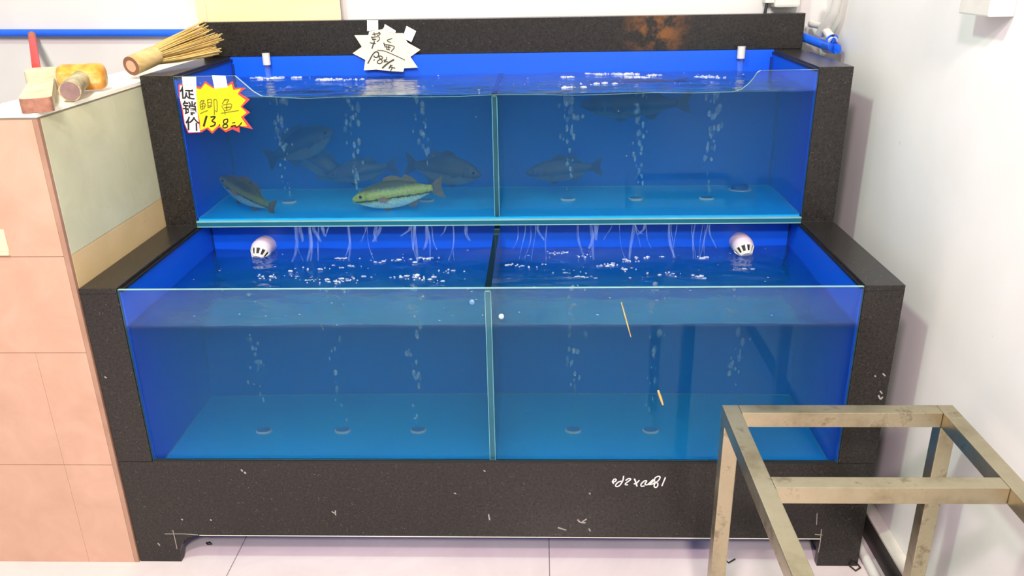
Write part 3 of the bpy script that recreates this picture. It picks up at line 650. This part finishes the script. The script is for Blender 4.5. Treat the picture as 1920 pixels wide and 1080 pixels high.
write('handwriting', [[(548,272),(568,335)],[(520,312),(600,300),(652,290)],[(625,270),(655,292),(640,322),(600,325)],[(508,345),(530,405)],[(510,362),(632,352),(636,405),(600,432)],[(548,375),(552,420)],[(525,398),(590,392)],[(480,450),(530,460),(580,468)],(1.3, [(562,425),(540,480),(515,552)]),
    [(862,380),(772,412),(840,452)],(1.2, [(715,450),(742,530)]),[(725,482),(800,490),(895,522),(838,602)],[(758,500),(772,562)],[(770,522),(832,532)],[(802,500),(800,560)],[(758,560),(822,572)],
    (.8, [(600,580),(720,590),(900,662),(1075,745)]),
    (1.3, [(445,805),(490,720),(530,650),(580,605),(625,622),(622,680),(580,702),(545,672)]), (1.5, [(546,738),(562,746)]), (1.1, [(702,700),(655,672),(640,705),(692,760),(662,802),(610,792),(622,750),(700,715)]),
    [(762,690),(767,722)],[(712,748),(772,735)],[(728,772),(785,768)],[(748,745),(718,782)],(1.7, [(890,735),(780,800),(690,882)]),(1.2, [(838,820),(800,892)]),[(865,832),(822,850)],[(822,862),(912,880)],[(862,872),(826,935)]], 640, 30, 9, -.0009, INK, S2, .0030, (0, -1, .3), at_lean)
# chalk writing and scribed lines on the front panel
write('chalk_writing', [[(370,440),(340,400),(380,340),(425,350),(400,392),(350,402)], [(590,268),(570,380),(490,490),(420,502),(418,462),(480,402),(572,380)], [(636,372),(700,328),(752,345),(640,432),(638,465),(692,466)], (1.2, [(832,330),(862,400),(892,502)]), [(945,362),(872,440),(820,440)],
    [(1062,490),(992,500),(985,450),(1060,380),(1110,382),(1070,452),(1130,462),(1240,360),(1262,352),(1240,402),(1150,462),(1260,442),(1292,400)], [(1372,440),(1290,392),(1300,312),(1380,275),(1412,302),(1372,372),(1292,442),(1282,512),(1330,522),(1362,470),(1352,420)], [(1532,300),(1490,400),(1450,496)]], 1120, 870, 12, -.0006, CHALK, T, .0029)
for q in [[(309,1001),(345,1001),(372,1003)], [(324,994),(328,1010),(332,1029)], [(1528,1002),(1542,1003)], [(1540,992),(1538,1015),(1534,1036)], [(1532,962),(1531,984)]]: write('chalk_mark', [q], 0, 0, 1, -.0006, SCR, T, .0017)
for q in [(1.2, [(452,880),(455,884)]), (1.5, [(458,885),(461,888)]), [(340,973),(343,975)], (1.2, [(394,974),(397,976)]), [(622,959),(628,962),(629,957)], [(628,962),(630,966)], [(916,964),(918,975)], (1.2, [(1083,974),(1088,979),(1098,980)]), [(1092,978),(1100,973)], (1.3, [(1046,989),(1052,991)]), [(1052,991),(1062,994)], [(1104,991),(1107,996)], [(907,882),(910,884)], [(852,924),(855,926)], [(1105,924),(1107,927)], [(296,1018),(300,1023)], [(196,706),(200,709)], [(1650,733),(1654,738)], (1.2, [(1647,741),(1651,748),(1655,744)]), [(1655,700),(1660,705)], [(1640,704),(1642,706)]]: write('paint_chip', [q], 0, 0, 1, -.0006, SCR, T, .0030)
# ---------------------------------------------------------------- little things on the glass
for i, (px, py, lb) in enumerate(((885, 567, 'clear round sucker mark on the lower glass, left of the divider'), (940, 594, 'clear round sucker on the lower glass, right of the divider'))):
    p = at(px, py, 'y', -.002); o = ob('suction_disc', tb([p+Vector((0, .0030, 0)), p, p+Vector((0, -.002, 0))], [.0062, .0058, .003], seg=20), [plain('frosted_plastic', 'a9bcc8' if i else '5f86b0', .3)], None, smooth=True); tag(o, lb, 'suction disc')
for (a, b, c, d, rr, lb) in ((1165, 567, 1183, 632, .0016, 'long thin reflection modelled as a straw-coloured sliver on the lower glass'), (1234, 732, 1243, 759, .0032, 'short reflection modelled as a straw-coloured sliver on the lower glass')):  # bright reflections in the pane, modelled as thin straw-coloured rods
    o = ob('glint', tb([at(a, b, 'y', -.0015), at((a+c)/2, (b+d)/2, 'y', -.002), at(c, d, 'y', -.0015)], [rr*.7, rr, rr*.6], seg=8), BAMB, None, smooth=True); tag(o, lb, 'glint')
# ---------------------------------------------------------------- steel frame
zt = .58; Tn = .032; q0 = at(1352, 755, 'z', zt); q1 = at(1790, 763, 'z', zt)
FX0, FX1, FY1 = q0.x, q1.x, (q0.y+q1.y)/2; ln_ = .56; 
S = thing('steel_frame', ((FX0+FX1)/2, FY1-ln_/2, 0), 'bare square-tube steel table frame standing in front of the tank', 'frame')
Wd = FX1-FX0; yc_ = at(1445, 893, 'z', zt).y
def rail(name, a, b): return ob(name, box(a[0], b[0], a[1], b[1], a[2], b[2]), STEEL, S, bevel=.0016)
rail('back_rail', (FX0+Tn+.0004, FY1-Tn, zt-Tn), (FX1-Tn-.0004, FY1, zt)); rail('front_rail', (FX0+Tn+.0004, FY1-ln_, zt-Tn), (FX1-Tn-.0004, FY1-ln_+Tn, zt))
rail('side_rail', (FX0, FY1-ln_, zt-Tn), (FX0+Tn, FY1, zt)); rail('side_rail', (FX1-Tn, FY1-ln_, zt-Tn), (FX1, FY1, zt))
rail('cross_bar', (FX0+Tn+.0004, yc_-Tn, zt-Tn-.0004), (FX1-Tn-.0004, yc_, zt-.0004))
for xx in (FX0, FX1-Tn):
    for yy in (FY1-ln_, FY1-Tn): rail('leg', (xx+.0004, yy+.0004, 0.0), (xx+Tn-.0004, yy+Tn-.0004, zt-Tn-.0004))
# ---------------------------------------------------------------- floor bits
tag(ob('drain_pipe', tb([(.9245, -.15, .0125), (.9245, .0, .0125), (.926, .3, .0125)], .012, seg=20), WPVC, None, smooth=True), 'white pipe lying on the floor between the tank foot and the right wall', 'pipe')
def bit(name, pts, r_, mat, label, cat): tag(ob(name, tb(pts, r_, seg=8), mat, None, smooth=True), label, cat)
def fl(px, py, z=.003): p = at(px, py, 'z', 0); return Vector((p.x, p.y, z))
bit('wire_scrap', [fl(1354, 1034), fl(1358, 1050), fl(1366, 1057), fl(1378, 1050)], .0018, BLK, 'dark curled wire scrap on the floor under the steel frame', 'scrap')
bit('wire_scrap', [fl(1592, 1062), fl(1604, 1072), fl(1613, 1066), fl(1606, 1058)], .0022, plain('brown_scrap', '3a261c', .8), 'brown tangled scrap on the floor at the right foot of the tank', 'scrap')
o = ob('floor_stain', tb([fl(386, 1018, .0004), fl(392, 1020, .0006), fl(398, 1021, .0004)], [.001, .006, .001], seg=10), BLK); tag(o, 'small black oval scrap on the floor by the left foot of the tank', 'scrap')
